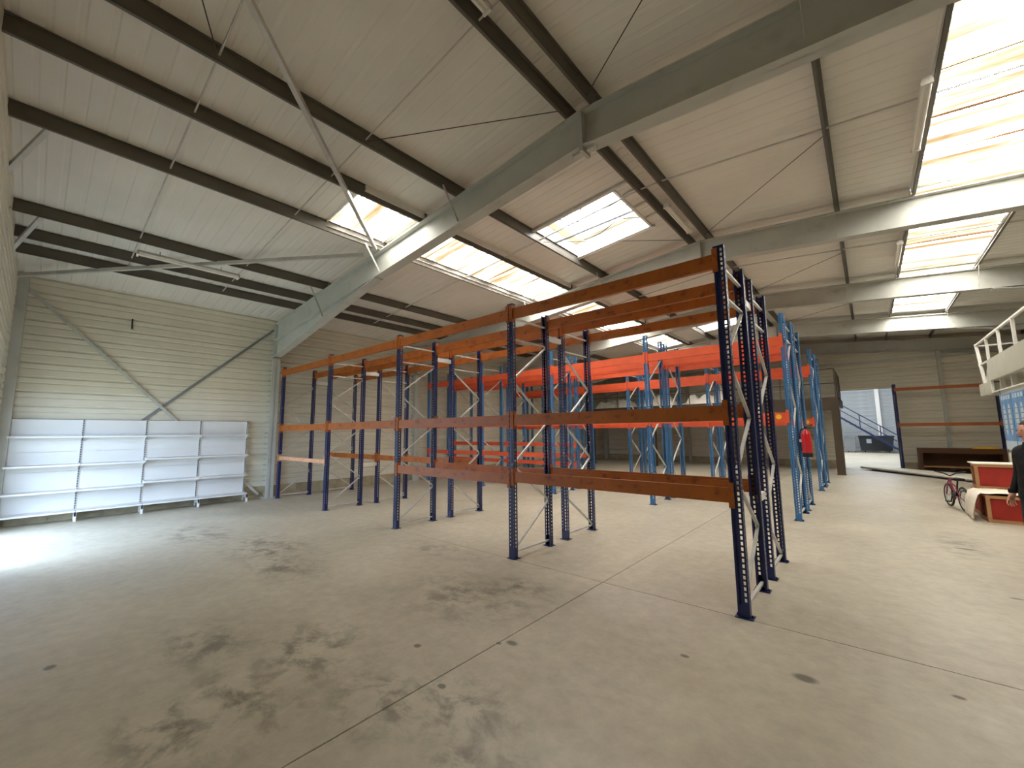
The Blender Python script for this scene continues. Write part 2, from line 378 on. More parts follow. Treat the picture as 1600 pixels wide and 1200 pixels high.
for y0, y1 in HATCHES:
    nw[0] += 1
    root = tag(empty('window_%d' % nw[0]), 'white framed smoke vent hatch in the roof with loose cables', kind='structure')
    def zz(x, d=0): return RZ(x)+PD+d
    t = .04
    for (a0, a1, c0, c1) in ((HX0, HX1, y0, y0+t), (HX0, HX1, y1-t, y1), (HX0, HX0+t, y0, y1), (HX1-t, HX1, y0, y1)):
        mb = MB(); pts = [(a0, c0), (a1, c0), (a1, c1), (a0, c1)]
        mb.add([(x, y, zz(x, -.04)) for x, y in pts]+[(x, y, zz(x, .34)) for x, y in pts], [(0, 1, 2, 3), (4, 5, 6, 7), (0, 1, 5, 4), (1, 2, 6, 5), (2, 3, 7, 6), (3, 0, 4, 7)])
        mb.build('kerb', 'white', root)
    for (a0, a1, c0, c1) in ((HX0+t, HX1-t, y0+t, y0+.16), (HX0+t, HX1-t, y1-.16, y1-t), (HX0+t, HX0+.2, y0+.16, y1-.16), (HX1-.12, HX1-t, y0+.16, y1-.16)):
        mb = MB(); pts = [(a0, c0), (a1, c0), (a1, c1), (a0, c1)]
        mb.add([(x, y, zz(x, .30)) for x, y in pts]+[(x, y, zz(x, .34)) for x, y in pts], [(0, 1, 2, 3), (4, 5, 6, 7), (0, 1, 5, 4), (1, 2, 6, 5), (2, 3, 7, 6), (3, 0, 4, 7)])
        mb.build('lid_frame', 'cream', root)
    mb = MB(); mb.add([(x, y, zz(x, .35)) for x, y in ((HX0, y0), (HX1, y0), (HX1, y1), (HX0, y1))], [(0, 1, 2, 3)]); mb.build('pane', 'hatch', root)
    for (p, q) in (((HX0-.05, y0+.75), (HX1+.05, y0+1.0)), ((HX0-.05, y0+.79), (HX1+.05, y0+1.04))):
        MB().tube([(p[0], p[1], zz(p[0], .02)), (q[0], q[1], zz(q[0], .06))], .013, 6).build('actuator_bar', 'grey', root, smooth=True)
    for k in range(4):
        pts = []; yy = y0+.35+.33*k
        for i in range(9):
            x = HX0+.35+(HX1-HX0-.5)*i/8; pts.append((x, yy+.10*math.sin(i*.9+k*2)+.05*k, zz(x, .22-.06*math.sin(i*.5+k))))
        MB().tube(pts, .011, 5).build('cable', 'darkgrey', root, smooth=True)
    mb = MB(); mb.bar((HX0-.06, y0-.2, zz(HX0, -.10)), (HX0-.06, y1+.25, zz(HX0, -.10)), .09, .01); mb.build('flashing', 'white', root)
    mb = MB(); mb.bar((HX0-.06, y1+.03, zz(HX0-.06, -.03)), (HX1+.05, y1+.03, zz(HX1+.05, -.03)), .05, .05); mb.build('trimmer', 'white', root)
    mb = MB(); mb.bar((HX0, y0-.03, zz(HX0, -.02)), (HX1+.3, y0-.03, zz(HX1+.3, -.02)), .05, .05); mb.build('trimmer', 'galv', root)
    for i in range(3): MB().bar((HX1+.03, y0+.3+i*.5, zz(HX1, -.02)), (HX1+.35, y0+.3+i*.5, zz(HX1+.35, -.02)), .05, .02).build('bracket', 'galv', root)

# ---------------------------------------------------------------- portal frames
WH = ['at the end wall', 'over the navy pallet racking', 'over the pair of light blue racks', 'in front of the far light blue racks', 'over the mezzanine edge', 'against the far gable wall']
def frame(k, Y):
    root = tag(empty('portal_frame', (0, Y, 0)), 'grey painted steel portal frame with haunches '+WH[k], kind='structure')  # a whole portal frame: columns, rafters, haunches and plates
    D, fw, tf, tw = .49, .20, .018, .012
    hx = 5.1           # haunch length
    for s in (0, 1):
        X = (lambda x: x) if s == 0 else mir
        xe, xi = XL+.28, XM
        # rafter: flanges and web
        mb = MB()
        def strip(xa, za, xb, zb, t):
            mb.prism([(X(xa), za), (X(xb), zb), (X(xb), zb+t), (X(xa), za+t)], 'y', -fw/2, fw/2)
        strip(xe, RZ(xe)-tf, xi, RZ(xi)-tf, tf)
        xh = -6.2
        strip(xe, RZ(xe)-D, xi, RZ(xi)-D, tf)
        mb.prism([(X(xe), RZ(xe)-D), (X(xi), RZ(xi)-D), (X(xi), RZ(xi)), (X(xe), RZ(xe))], 'y', -tw/2, tw/2)
        mb.build('rafter', 'flange', root)
        mb = MB(); zb = 3.86
        def strip(xa, za, xb, zb_, t): mb.prism([(X(xa), za), (X(xb), zb_), (X(xb), zb_+t), (X(xa), za+t)], 'y', -fw/2, fw/2)
        strip(xe, zb, xh, RZ(xh)-D-tf, tf)
        mb.prism([(X(xe), zb), (X(xh), RZ(xh)-D), (X(xe), RZ(xe)-D)], 'y', -tw/2, tw/2)
        mb.build('haunch', 'flange', root)
        mb = MB(); a, c = X(XL), X(xe); lo, hi = min(a, c), max(a, c); zt = RZ(xe)
        mb.box(lo, lo+.018, -fw/2, fw/2, 0, zt); mb.box(hi-.018, hi, -fw/2, fw/2, 0, zt); mb.box(lo, hi, -tw/2, tw/2, 0, zt)
        mb.build('column', 'flange', root)
        B(lo-.0, hi+.03, -fw/2-.04, fw/2+.04, 0, .02).build('base_plate', 'flange', root)
        B(lo, hi, -fw/2, fw/2, 3.84, 3.86).build('stiffener', 'flange', root)
        # knee braces from purlin to lower flange
        if 0 < k < 5:
            for px in (-3.70, -6.0, -8.42):
                for sy in (-1, 1):
                    zl = RZ(px+.02)-D if px > xh else RZ(px)-D-(xh-px)/(xh-xe)*((RZ(xe)-D)-zb)
                    MB().bar((X(px), sy*.42, RZ(px)+.02), (X(px), sy*.1, zl+.03), .035, .006, (1, 0, 0)).build('knee_brace', 'galv', root)
    B(XM-.022, XM+.022, -fw/2, fw/2, RZ(XM)-D-.07, RZ(XM)-.01).build('ridge_plate', 'flange', root)
    for s in (-1, 1): B(XM+s*.10-.06, XM+s*.10+.06, -.04, .04, RZ(XM)-D-.05, RZ(XM)-D-.006).build('bracket', 'galv', root)
    return root
for k, Y in enumerate(BAYS):
    if k == 0: continue
    frame(k, Y if k < 5 else 19.12)
# end-wall corner column next to the shelving
B(XL, XL+.22, YN, YN+.17, 0, 4.9).build('corner_column', 'flange').__setitem__('kind', 'structure')
bpy.data.objects['corner_column']['label'] = 'grey corner column beside the white shelving'

# ---------------------------------------------------------------- walls
def tray_mesh(L, h=.30):
    """horizontal cladding tray: flat face with a rolled rib and a sunk joint, runs along +u, faces +v"""
    pr = [(0, 0), (.026, .012), (.020, h*.46), (.008, h*.50), (.008, h*.54), (.020, h*.58), (.026, h-.05), (0, h-.025), (0, h)]
    mb = MB(); n = len(pr)
    vs = [(0, d, z) for d, z in pr]+[(L, d, z) for d, z in pr]
    return mb.add(vs, [(i, i+1, n+i+1, n+i) for i in range(n-1)]).mesh('cladding_tray')
TM = {}
def trays(wall, p0, rz, L, z0, z1, mt):
    n = int(round((z1-z0)/.30)); h = (z1-z0)/n; key = (round(L, 3), round(h, 4), mt)
    if key not in TM: TM[key] = tray_mesh(L, h)
    for i in range(n): place(TM[key], 'cladding_tray', mt, wall, (p0[0], p0[1], z0+i*h), (0, 0, rz))
wl = tag(B(XL-.25, XL-.005, YN-.3, 19.5, 0, 5.05).build('wall_left', 'clad'), 'grey wall of ribbed horizontal cladding trays over concrete plinth', kind='structure')
for b in range(5):
    a, c = max(BAYS[b], YN), min(BAYS[b+1], YB)
    trays(wl, (XL, c), -math.pi/2, c-a, .30, 4.98, 'clad')     # u runs towards -Y, face towards +X
    n = 6
    for i in range(n): B(XL-.005, XL+.03, a+(c-a)*i/n+.004, a+(c-a)*(i+1)/n-.004, 0, .30).build('plinth_block', 'concrete_wall', wl)
def wbrace(x, p, q):
    MB().bar((x, p[0], p[1]), (x, q[0], q[1]), .07, .006, (1, 0, 0)).build('wall_brace', 'galv', wl)
def flatbar(x, p, q, mt, w=.06):
    p = Vector((x, *p)); q = Vector((x, *q)); d = (q-p).normalized(); mb = MB(); mb.bar(p, q, w, .008, (1, 0, 0)); mb.build('wall_brace', mt, wl)
flatbar(XL+.075, (-4.75, 4.75), (-.3, .1), 'flange'); flatbar(XL+.055, (-.13, 4.68), (-4.7, .15), 'grey')
MB().tube([(XL+.04, -3.12, 4.39), (XL+.06, -3.12, 4.30), (XL+.05, -3.11, 4.15)], .015, 6).build('wall_hook', 'darkgrey', wl)
B(XL+.005, XL+.10, YN, YB, 4.98, 5.02).build('eave_trim', 'white', wl)

wr = tag(B(XR+.005, XR+.25, YN-.3, 19.5, 0, 5.05).build('wall_right', 'clad_back'), 'cream ribbed cladding side wall behind the office cabin', kind='structure')
trays(wr, (XR, YN), math.pi/2, YB-YN, 0, 5.1, 'clad_back')

def gable(name, label, y0, y1, holes, mt):
    """solid gable with rectangular openings (x0, x1, top)"""
    xs = sorted({XL-.25, XM, XR+.25, *[v for h in holes for v in h[:2]]})
    mb = MB()
    for a, c in zip(xs, xs[1:]):
        bot = 0
        for h in holes:
            if h[0] <= a and c <= h[1]: bot = h[2]
        mb.prism([(a, bot), (c, bot), (c, RZ(c)+PD+.05), (a, RZ(a)+PD+.05)], 'y', y0, y1)
    return tag(mb.build(name, mt), label, kind='structure')
DX0, DX1, DH = .08, 1.88, 3.42
wb = gable('wall_back', 'cream gable wall of ribbed cladding with a wide doorway', YB+.005, YB+.2, [(DX0, DX1, DH)], 'clad_back')
for a, c, z0 in ((XL, -6.5, .3), (-6.5, XM, .3), (XM, DX0-.06, .3), (DX1+.06, 3.30, .3), (3.42, XR, .3)):
    ztop = min(RZ(a), RZ(c))+.1; trays(wb, (c, YB), math.pi, c-a, z0, ztop, 'clad_back')
    B(a, c, YB-.03, YB+.005, 0, .30).build('plinth_block', 'concrete_wall', wb)
trays(wb, (DX1+.06, YB), math.pi, DX1-DX0+.12, DH+.08, 5.48, 'clad_back')
for x in (-6.5, 3.36): B(x-.06, x+.06, YB-.16, YB, 0, RZ(x)).build('gable_post', 'flange', wb)
for z in (4.55,): B(XL, XR, YB-.10, YB-.02, z, z+.10).build('gable_rail', 'flange', wb)
dr = tag(empty('door_1', (0, YB, 0)), 'open doorway with pale steel surround leading to the next hall', kind='structure')
B(DX0-.06, DX0, -.06, .22, 0, DH+.06).build('door_jamb', 'cream', dr); B(DX1, DX1+.06, -.06, .22, 0, DH+.06).build('door_jamb', 'cream', dr)
B(DX0-.06, DX1+.06, -.06, .22, DH, DH+.07).build('door_head', 'cream', dr)
wn = gable('wall_front', 'grey gable wall with an open yard door', YN-.2, YN-.005, [(-10.7, -7.7, 2.6)], 'clad')
for a, c in ((XL, -10.76), (-7.64, XM), (XM, XR)):
    trays(wn, (a, YN), 0, c-a, 0, min(RZ(a), RZ(c))+.1, 'clad')
trays(wn, (-10.76, YN), 0, 3.12, 2.66, 4.9, 'clad')
dn = tag(empty('door_2', (0, YN, 0)), 'open yard door frame in the gable wall', kind='structure')
for x in (-10.76, -7.7): B(x, x+.06, -.2, .01, 0, 2.66).build('door_jamb', 'flange', dn)
B(-10.76, -7.64, -.2, .01, 2.6, 2.66).build('door_head', 'flange', dn)
yd = tag(B(-30, 25, -40, YN-.31, -.35, -.25).build('ground', 'concrete_wall'), 'bare concrete yard outside the open door', kind='structure')

# next hall seen through the doorway
Y2 = 37.0
f2 = tag(B(-7, 7, 19.52, Y2+.3, -.3, 0).build('floor_hall', 'floor'), 'pale concrete floor of the next hall', kind='structure')
w2 = tag(B(-7, 7, Y2, Y2+.2, 0, 6.2).build('wall_hall_back', 'blueroom'), 'blue grey cladding end wall of the next hall', kind='structure')
trays(w2, (6.9, Y2-.005), math.pi, 13.8, 0, 6.0, 'blueroom')
for x in (1.65, -3.2): B(x-.12, x+.12, Y2-.3, Y2-.02, 0, 6.1).build('hall_post', 'white', w2)
tag(B(-7.2, -7, 19.5, Y2+.2, 0, 6.2).build('wall_hall_side', 'blueroom'), 'blue grey side wall of the next hall by the stair head', kind='structure')
tag(B(7, 7.2, 19.5, Y2+.2, 0, 6.2).build('wall_hall_side', 'blueroom'), 'blue grey side wall of the next hall by the stair foot', kind='structure')
hall_c = tag(MB().box(-7.2, -4.2, 19.5, Y2+.2, 6.1, 6.3).box(3.2, 7.2, 19.5, Y2+.2, 6.1, 6.3).box(-4.2, 3.2, 19.5, 22, 6.1, 6.3).box(-4.2, 3.2, 34.5, Y2+.2, 6.1, 6.3).build('ceiling_hall', 'roof'), 'roof lining of the next hall around its roof light', kind='structure')
rl = tag(empty('window_hall_offscreen'), 'wide roof light over the next hall', kind='structure')
hp = pane_mat('hall_glazing', 1.05, False); hp.node_tree.nodes['Emission'].inputs[0].default_value = (.88, .94, 1, 1)
for i in range(5): B(-4.2, 3.2, 22+i*2.5+.02, 24.5+i*2.5-.02, 6.2, 6.22).build('pane_offscreen', hp, rl)
for i in range(6): B(-4.2, 3.2, 22+i*2.5-.03, 22+i*2.5+.03, 6.14, 6.25).build('glazing_bar', 'white', rl)

# ---------------------------------------------------------------- pallet racks
def perf_post(H, wd=.10, dp=.07, hw=.019, hh=.031, pitch=.05):
    """perforated C-section upright, face towards -Y, centred in X, y 0..dp"""
    mb = MB()
    def plate(pt, cols, ztop):
        # cols: list of (u0, u1, phase or None); pt(u, z) -> 3D
        for u0, u1, ph in cols:
            if ph is None:
                mb.add([pt(u0, 0), pt(u1, 0), pt(u1, ztop), pt(u0, ztop)], [(0, 1, 2, 3)]); continue
            z = 0; k = 0
            while True:
                a = .12+ph+k*pitch
                if a+hh > ztop-.02: a = None
                e = ztop if a is None else a
                mb.add([pt(u0, z), pt(u1, z), pt(u1, e), pt(u0, e)], [(0, 1, 2, 3)])
                if a is None: break
                z = a+hh; k += 1
    h = wd/2; c = .018+hw
    plate(lambda u, z: (u, 0, z), [(-h, -h+.016, None), (-h+.016, -h+.016+hw, 0), (-h+.016+hw, h-.016-hw, None), (h-.016-hw, h-.016, pitch/2), (h-.016, h, None)], H)
    for s in (-1, 1):
        plate(lambda u, z: (s*h, u, z), [(0, .024, None), (.024, .024+hw*.8, pitch/2), (.024+hw*.8, dp, None)], H)
        mb.add([(s*h, dp, 0), (s*(h-.022), dp, 0), (s*(h-.022), dp, H), (s*h, dp, H)], [(0, 1, 2, 3)])
    return mb.mesh('post')
def foot_mesh():
    mb = MB(); mb.box(-.075, .075, -.02, .10, 0, .008)
    for x, y in ((-.06, .04), (.06, .04)): mb.lathe([(.010, .008), (.010, .022), (.004, .03)], 6, (x, y, 0))
    return mb.mesh('foot_plate')
def beam_mesh(L, h, t=.05):
    """box beam with a stepped upper edge, along +X from 0 to L, top at z=0"""
    mb = MB(); mb.prism([(0, -h), (t, -h), (t, -.028), (t*.62, -.028), (t*.62, 0), (0, 0)], 'x', 0, L); return mb.mesh('beam')
def conn_mesh(h):
    mb = MB(); mb.box(0, .006, -.012, .062, -h-.045, .05); mb.box(-.045, .006, -.016, -.010, -h-.045, .05)
    for k in range(3): mb.box(-.034, -.022, -.022, -.016, -h+k*.07-.02, -h+k*.07+.005)
    return mb.mesh('end_connector')
FOOT = foot_mesh(); cache = {}
def rack(label, X0, Y0, depth, xs, H, blue, flip, beams, spacers=None, group=None):
    """beams: list of (bay, side, ztop, height, material)"""
    root = tag(empty('pallet_rack', (X0, Y0, 0)), label, 'pallet rack', group)
    key = ('p', H, blue)
    if key not in cache: cache[key] = perf_post(H)
    pm = cache[key]
    nodes = [.10, .67, 1.25, 1.84, 2.44, 3.03] if H < 3.8 else [.12, .80, 1.48, 2.16, 2.84, 3.50]
    d0, d1 = .035, depth-.035
    bk = ('b', H, depth, flip)
    if bk not in cache:
        L = []
        side = [d0, d1] if not flip else [d1, d0]
        for i in range(len(nodes)-1):
            L.append(MB().bar((0, side[i % 2], nodes[i]), (0, side[(i+1) % 2], nodes[i+1]), .022, .032, (1, 0, 0)).mesh('brace'))
        for z in (nodes[0]-.02, nodes[-1]+.02, H-.20): L.append(MB().bar((0, d0, z), (0, d1, z), .022, .032, (1, 0, 0)).mesh('brace'))
        cache[bk] = L
    for i, x in enumerate(xs):
        fr = empty('upright_frame', (x, 0, 0), 0, root)
        place(pm, 'post', blue, fr, (0, 0, 0)); place(pm, 'post', blue, fr, (0, depth, 0), (0, 0, math.pi))
        place(FOOT, 'foot_plate', blue, fr); place(FOOT, 'foot_plate', blue, fr, (0, depth, 0), (0, 0, math.pi))
        for bm_ in cache[bk]: place(bm_, 'brace', 'galv', fr)
        if spacers:
            for z in spacers: B(-.025, .025, depth, depth+.38, z-.04, z+.04).build('row_spacer', 'white', fr)
    for bay, side, zt, h, mt in beams:
        xa, xb = xs[bay+1]+.052, xs[bay]-.052
        L = round(xb-xa, 3); kk = ('m', L, h, mt)
        if kk not in cache: cache[kk] = beam_mesh(L, h)
        ck = ('c', h, mt)
        if ck not in cache: cache[ck] = conn_mesh(h)
        y = -.004 if side == 0 else depth+.004
        if side == 0:
            b = place(cache[kk], 'beam', mt, root, (xa, y, zt)); 
        else:
            b = place(cache[kk], 'beam', mt, root, (xb, y, zt), (0, 0, math.pi))
        place(cache[ck], 'end_connector', mt, b, (0, 0, 0))
        c2 = place(cache[ck], 'end_connector', mt, b, (L, 0, 0)); c2.scale = (-1, 1, 1)
    return root
P = [-2.8*k for k in range(5)]
TOPB = [(b, s, 3.48, .15, 'brown') for b in range(4) for s in (0, 1)]
MIDF = [(b, 0, 1.945, .15, 'brown') for b in range(4)]
rack('navy pallet rack with brown orange beams standing on the floor joint', 0, 0, .90, P, 3.56, 'navy', False,
     TOPB+MIDF+[(0, 1, 1.99, .15, 'brown'), (1, 1, 1.99, .15, 'brown')]+[(0, 0, 1.16, .14, 'brown'), (1, 0, 1.125, .14, 'brown'), (0, 1, 1.16, .14, 'brown'), (1, 1, 1.13, .15, 'brown'), (3, 0, 1.12, .09, 'paleorange')],
     spacers=(3.2, .95))
rack('navy pallet rack standing back to back behind the front navy rack', 0, 1.28, .90, P, 3.56, 'navy', True,
     [(b, s, 3.48, .15, 'brown') for b in range(4) for s in (0, 1)]+[(2, 0, 1.17, .12, 'brown'), (3, 0, 1.17, .12, 'brown'), (2, 1, 1.10, .12, 'brown')])
Q = [-2.8*k for k in range(5)]
r3 = rack('light blue pallet rack carrying a fire extinguisher, with red beams facing the navy racks', -.13, 5.12, 1.0, Q, 4.0, 'skyblue', False,
     [(b, s, 3.54, .18, 'red') for b in range(4) for s in (0, 1)]+[(b, 0, 2.03, .16, 'red') for b in range(4)]+[(2, 0, 1.10, .12, 'red'), (3, 0, 1.10, .12, 'red')])
r4 = rack('light blue pallet rack standing back to back behind the extinguisher rack', -.13, 6.40, .95, Q, 4.0, 'skyblue', True,
     [(b, s, 3.54, .18, 'red') for b in range(4) for s in (0, 1)]+[(b, 0, 1.36, .12, 'red') for b in (2, 3)]+[(b, 0, .78, .12, 'red') for b in (2, 3)]+[(b, 1, .98, .12, 'red') for b in (2, 3)])
r5 = rack('light blue pallet rack with tall red beams across the aisle behind the back-to-back pair', -.13, 10.05, 1.0, Q, 4.0, 'skyblue', False,
     [(b, s, 3.52, .22, 'red') for b in range(4) for s in (0, 1)]+[(b, 0, 2.0, .18, 'red') for b in range(4)])
r6 = rack('light blue pallet rack stripped almost empty, back to back with the far red-beamed rack', -.13, 11.35, .95, Q, 4.0, 'skyblue', True, [(b, 0, 3.52, .16, 'red') for b in (1, 2)])
for (root, y, z) in ((r3, 5.12, 1.95), (r5, 10.05, 1.91)):
    s = MB().lathe([(.05, 0), (.05, .002)], 16).build('sticker', 'sticker', root, (-.18-.0, -.006, z), rot=(math.pi/2, 0, 0))

# rack bay against the far wall: blue upright and dull orange beams
fr_ = rack('lone blue rack bay with dull orange beams against the cream gable wall', 4.72, 18.55, .45, [0, -2.80], 3.5, 'bluepost', False,
     [(0, 0, 3.34, .12, 'wallorange'), (0, 0, 1.90, .12, 'wallorange')])

# ---------------------------------------------------------------- white gondola shelving along the wall
gs = tag(empty('gondola_shelving', (XL+.10, -4.73, 0)), 'white four-bay metal shop shelving against the grey cladding wall', 'shelving')
W = 1.0125; HB = 2.055
for i in range(5):
    y = i*W; mb = MB(); mb.box(0, .035, y-.014, y+.014, 0, HB); up_ = mb.build('upright', 'white_shelf', gs)
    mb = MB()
    for k in range(38): mb.box(.0345, .0362, y-.009, y+.009, .16+k*.05, .20+k*.05)  # solid dark plates in place of open slots, shade painted in
    mb.build('slot_shade_strip', 'slot_shade', up_)['kind'] = 'stuff'
    B(.02, .355, y-.016, y+.016, .10, .19).build('base_arm', 'white_shelf', gs)
    B(.315, .355, y-.02, y+.02, 0, .20).build('base_leg', 'white_shelf', gs)
panz = [.20, .60, 1.0, 1.4, 1.75, HB]
for i in range(4):
    for a, c in zip(panz, panz[1:]):
        mb = MB(); mb.box(.006, .018, i*W+.016, (i+1)*W-.016, a+.002, c-.002); mb.build('back_panel', 'white_shelf', gs)
    zs = [1.72, 1.15, .635] if i < 2 else [1.72, 1.205, .70]
    for j, z in enumerate([*zs, .225]):
        dep = .37 if j == 3 else (.34 if j else .26)
        a, c = i*W+.004, (i+1)*W-.004; mb = MB()
        mb.box(.02, dep, a, c, z-.004, z); mb.box(dep-.012, dep, a, c, z-.04, z)
        sh = mb.build('shelf', 'white_shelf', gs)
        if j < 3:
            for y in (a+.012, c-.012):
                MB().prism([(.02, z-.11), (.05, z-.11), (dep-.03, z-.03), (dep-.03, z-.005), (.02, z-.005)], 'y', y-.003, y+.003).build('shelf_bracket', 'white_shelf', sh)

# ---------------------------------------------------------------- fluorescent battens
def batten(x, y0, y1, z, label, wide=.10):
    r = tag(empty('ceiling_light', (x, y0, z)), label, 'ceiling light'); L = y1-y0
    MB().prism([(-wide/2, 0), (wide/2, 0), (wide/2-.02, .05), (-wide/2+.02, .05)], 'y', 0, L).build('housing', 'white', r)
    for s in (-1, 1): MB().tube([(s*.028, .04, -.02), (s*.028, L-.04, -.02)], .014, 8).build('tube', 'tube', r, smooth=True)
    for y in (0, L-.03): B(-wide/2, wide/2, y, y+.03, -.04, .0).build('end_cap', 'white', r)
    for y in (L*.2, L*.8): MB().bar((0, y, .05), (0, y, .12), .012, .012).build('hanger', 'galv', r)
batten(-8.70, -3.44, -1.85, RZ(-8.7)-.09, 'white twin-tube batten light hung under the purlins above the shelving', .16)
batten(-1.42, 2.72, 4.0, RZ(-1.42)-.02, 'white batten light along the ridge beside the smoke vent hatch')
batten(1.78, 1.55, 3.0, RZ(1.8)-.06, 'white batten light beside the roof light that faces the office cabin')
batten(1.78, 6.6, 8.1, RZ(1.8)-.06, 'white batten light beside the middle roof light above the aisle')
batten(-1.42, -3.3, -1.85, RZ(-1.42)-.02, 'white batten light along the ridge in the end bay')

# ---------------------------------------------------------------- fire extinguisher on the rack end
ex = tag(empty('fire_extinguisher', (.015, 6.0, 1.14)), 'red fire extinguisher with black base hung on a light blue upright', 'extinguisher')
MB().lathe([(.075, .05), (.085, .07), (.085, .44), (.07, .50), (.035, .54), (.028, .57)], 20).build('cylinder_body', 'extred', ex, smooth=True)
MB().lathe([(.088, 0), (.09, .08), (.086, .085)], 20).build('base_ring', 'black', ex, smooth=True)
MB().box(-.02, .02, -.02, .02, .56, .61).bar((0, 0, .62), (.12, 0, .66), .025, .012).bar((0, 0, .59), (.11, 0, .585), .025, .012).build('handle', 'black', ex)
MB().tube([(-.02, 0, .58), (-.09, .02, .55), (-.115, .02, .42), (-.11, .02, .2), (-.095, .01, .12)], .012, 8).build('hose', 'black', ex, smooth=True)
MB().box(-.12, -.083, -.02, .09, .30, .36).build('bracket', 'galv', ex)
B(-.04, .04, .083, .0875, .22, .36).build('instruction_label', 'cream', ex)

# ---------------------------------------------------------------- mezzanine at the far gable
mz = tag(empty('mezzanine_platform', (0, 15.4, 0)), 'dark brown steel mezzanine with railing along the far gable', 'mezzanine')
MX0, MX1 = -10.6, .22
MB().box(MX0, MX1, 0, 3.7, 2.86, 2.91).build('deck', 'mezz', mz)
MB().box(MX0, MX1, -.02, .06, 2.42, 2.90).build('edge_beam', 'mezz', mz)
B(MX1-.08, MX1, .06, 3.7, 2.60, 2.90).build('edge_beam', 'mezz', mz)
for x in (-9., -7.2, -5.4, -3.6, -1.8): B(x-.05, x+.05, .06, 3.7, 2.62, 2.86).build('joist', 'mezz', mz)
for x in (.10, -3.5, -7.0, -10.4):
    mb = MB(); mb.box(x-.12, x+.12, -.06, -.04, 0, 2.42); mb.box(x-.12, x+.12, .16, .18, 0, 2.42); mb.box(x-.01, x+.01, -.04, .16, 0, 2.42); mb.box(x-.14, x+.14, -.10, .22, 0, .015)
    mb.build('post', 'mezz', mz)
for x in [.16, -1.6, -3.4, -5.2, -7., -8.8, -10.5]: MB().tube([(x, .02, 2.9), (x, .02, 4.0)], .022, 6).build('rail_post', 'mezz', mz)
for z in (3.45, 4.0): MB().tube([(MX0, .02, z), (.16, .02, z)], .02, 6).build('rail', 'mezz', mz)
for y in (1.2, 2.4, 3.55): MB().tube([(.16, y, 2.9), (.16, y, 4.0)], .022, 6).build('rail_post', 'mezz', mz)
for z in (3.45, 4.0): MB().tube([(.16, .02, z), (.16, 3.6, z)], .02, 6).build('rail', 'mezz', mz)
def lump(name, mt, x0, x1, y0, y1, z0, h, seed, label, cat, group=None, nx=26, ny=10):
    rnd = random.Random(seed); ph = [rnd.uniform(0, 6.3) for _ in range(8)]; mb = MB(); vs = []
    for j in range(ny+1):
        for i in range(nx+1):
            a, c = i/nx, j/ny; x = x0+(x1-x0)*a; y = y0+(y1-y0)*c
            e = min(1, 6*min(a, 1-a))*min(1, 4*min(c, 1-c))
            z = z0+e*h*(.62+.2*math.sin(a*9+ph[0])*math.cos(c*5+ph[1])+.14*math.sin(a*23+ph[2]+c*4)+.1*rnd.uniform(-1, 1))
            vs.append((x+.05*math.sin(c*9+ph[3]), y+.05*math.sin(a*20+ph[4]), z))
    fs = [(j*(nx+1)+i, j*(nx+1)+i+1, (j+1)*(nx+1)+i+1, (j+1)*(nx+1)+i) for j in range(ny) for i in range(nx)]
    mb.add(vs, fs); o = mb.build(name, mt, smooth=True)
    return tag(o, label, cat, group)
lump('plastic_sheeting', 'film', -10.4, -8.2, 15.6, 17.2, 2.905, .60, 1, 'long low heap of crumpled white plastic sheeting on the mezzanine', 'sheeting')
lump('plastic_sheeting', 'film', -7.9, -6.0, 15.6, 17.0, 2.905, .72, 2, 'tall heap of crumpled white plastic sheeting midway along the mezzanine deck', 'sheeting')
lump('plastic_sheeting', 'film', -5.7, -3.4, 15.6, 17.1, 2.905, .66, 3, 'white plastic sheeting heap on the mezzanine towards its railed end', 'sheeting')

# ---------------------------------------------------------------- far corner: bench, board, bicycle, crates
wbn = tag(empty('workbench', (2.40, 18.62, 0)), 'long dark wooden bench with open lower bay under the orange beams', 'workbench')
BW = 2.25
B(0, BW, -.30, .45, .86, .92).build('top', 'darkwood', wbn)
B(0, .10, -.28, .43, 0, .86).build('side_panel', 'darkwood', wbn); B(BW-.10, BW, -.28, .43, 0, .86).build('side_panel', 'darkwood', wbn)
B(.10, BW-.10, .40, .43, .20, .86).build('rear_panel', 'darkwood', wbn)
B(.10, BW-.10, -.26, .40, .20, .24).build('shelf', 'cratewood', wbn)
B(.10, BW-.10, -.29, -.26, .74, .86).build('apron', 'darkwood', wbn)
tag(MB().box(3.85, 4.5, 18.45, 18.75, .92, .96).box(3.95, 4.45, 18.5, 18.7, .96, .985).build('yellow_boards', 'sticker'), 'short stack of two yellow boards lying on the dark bench', 'board')  # two stacked boards joined in one object

bd = tag(empty('white_board', (0, 0, 0)), 'long white sandwich panel lying on the floor by the doorway', 'panel')
pts = [(.60, 18.5), (1.15, 18.85), (3.85, 16.3), (3.35, 14.75)]
def slab4(z0, z1): return MB().add([(x, y, z0) for x, y in pts]+[(x, y, z1) for x, y in pts], [(0, 1, 2, 3), (4, 5, 6, 7), (0, 1, 5, 4), (1, 2, 6, 5), (2, 3, 7, 6), (3, 0, 4, 7)])
slab4(.09, .13).build('panel_face', 'foam', bd); slab4(.05, .088).build('panel_core', 'grey', bd)
for (x, y) in ((1.2, 18.2), (2.3, 17.0), (3.2, 16.0)): B(x-.25, x+.25, y-.05, y+.05, 0, .05).build('batten', 'darkwood', bd)

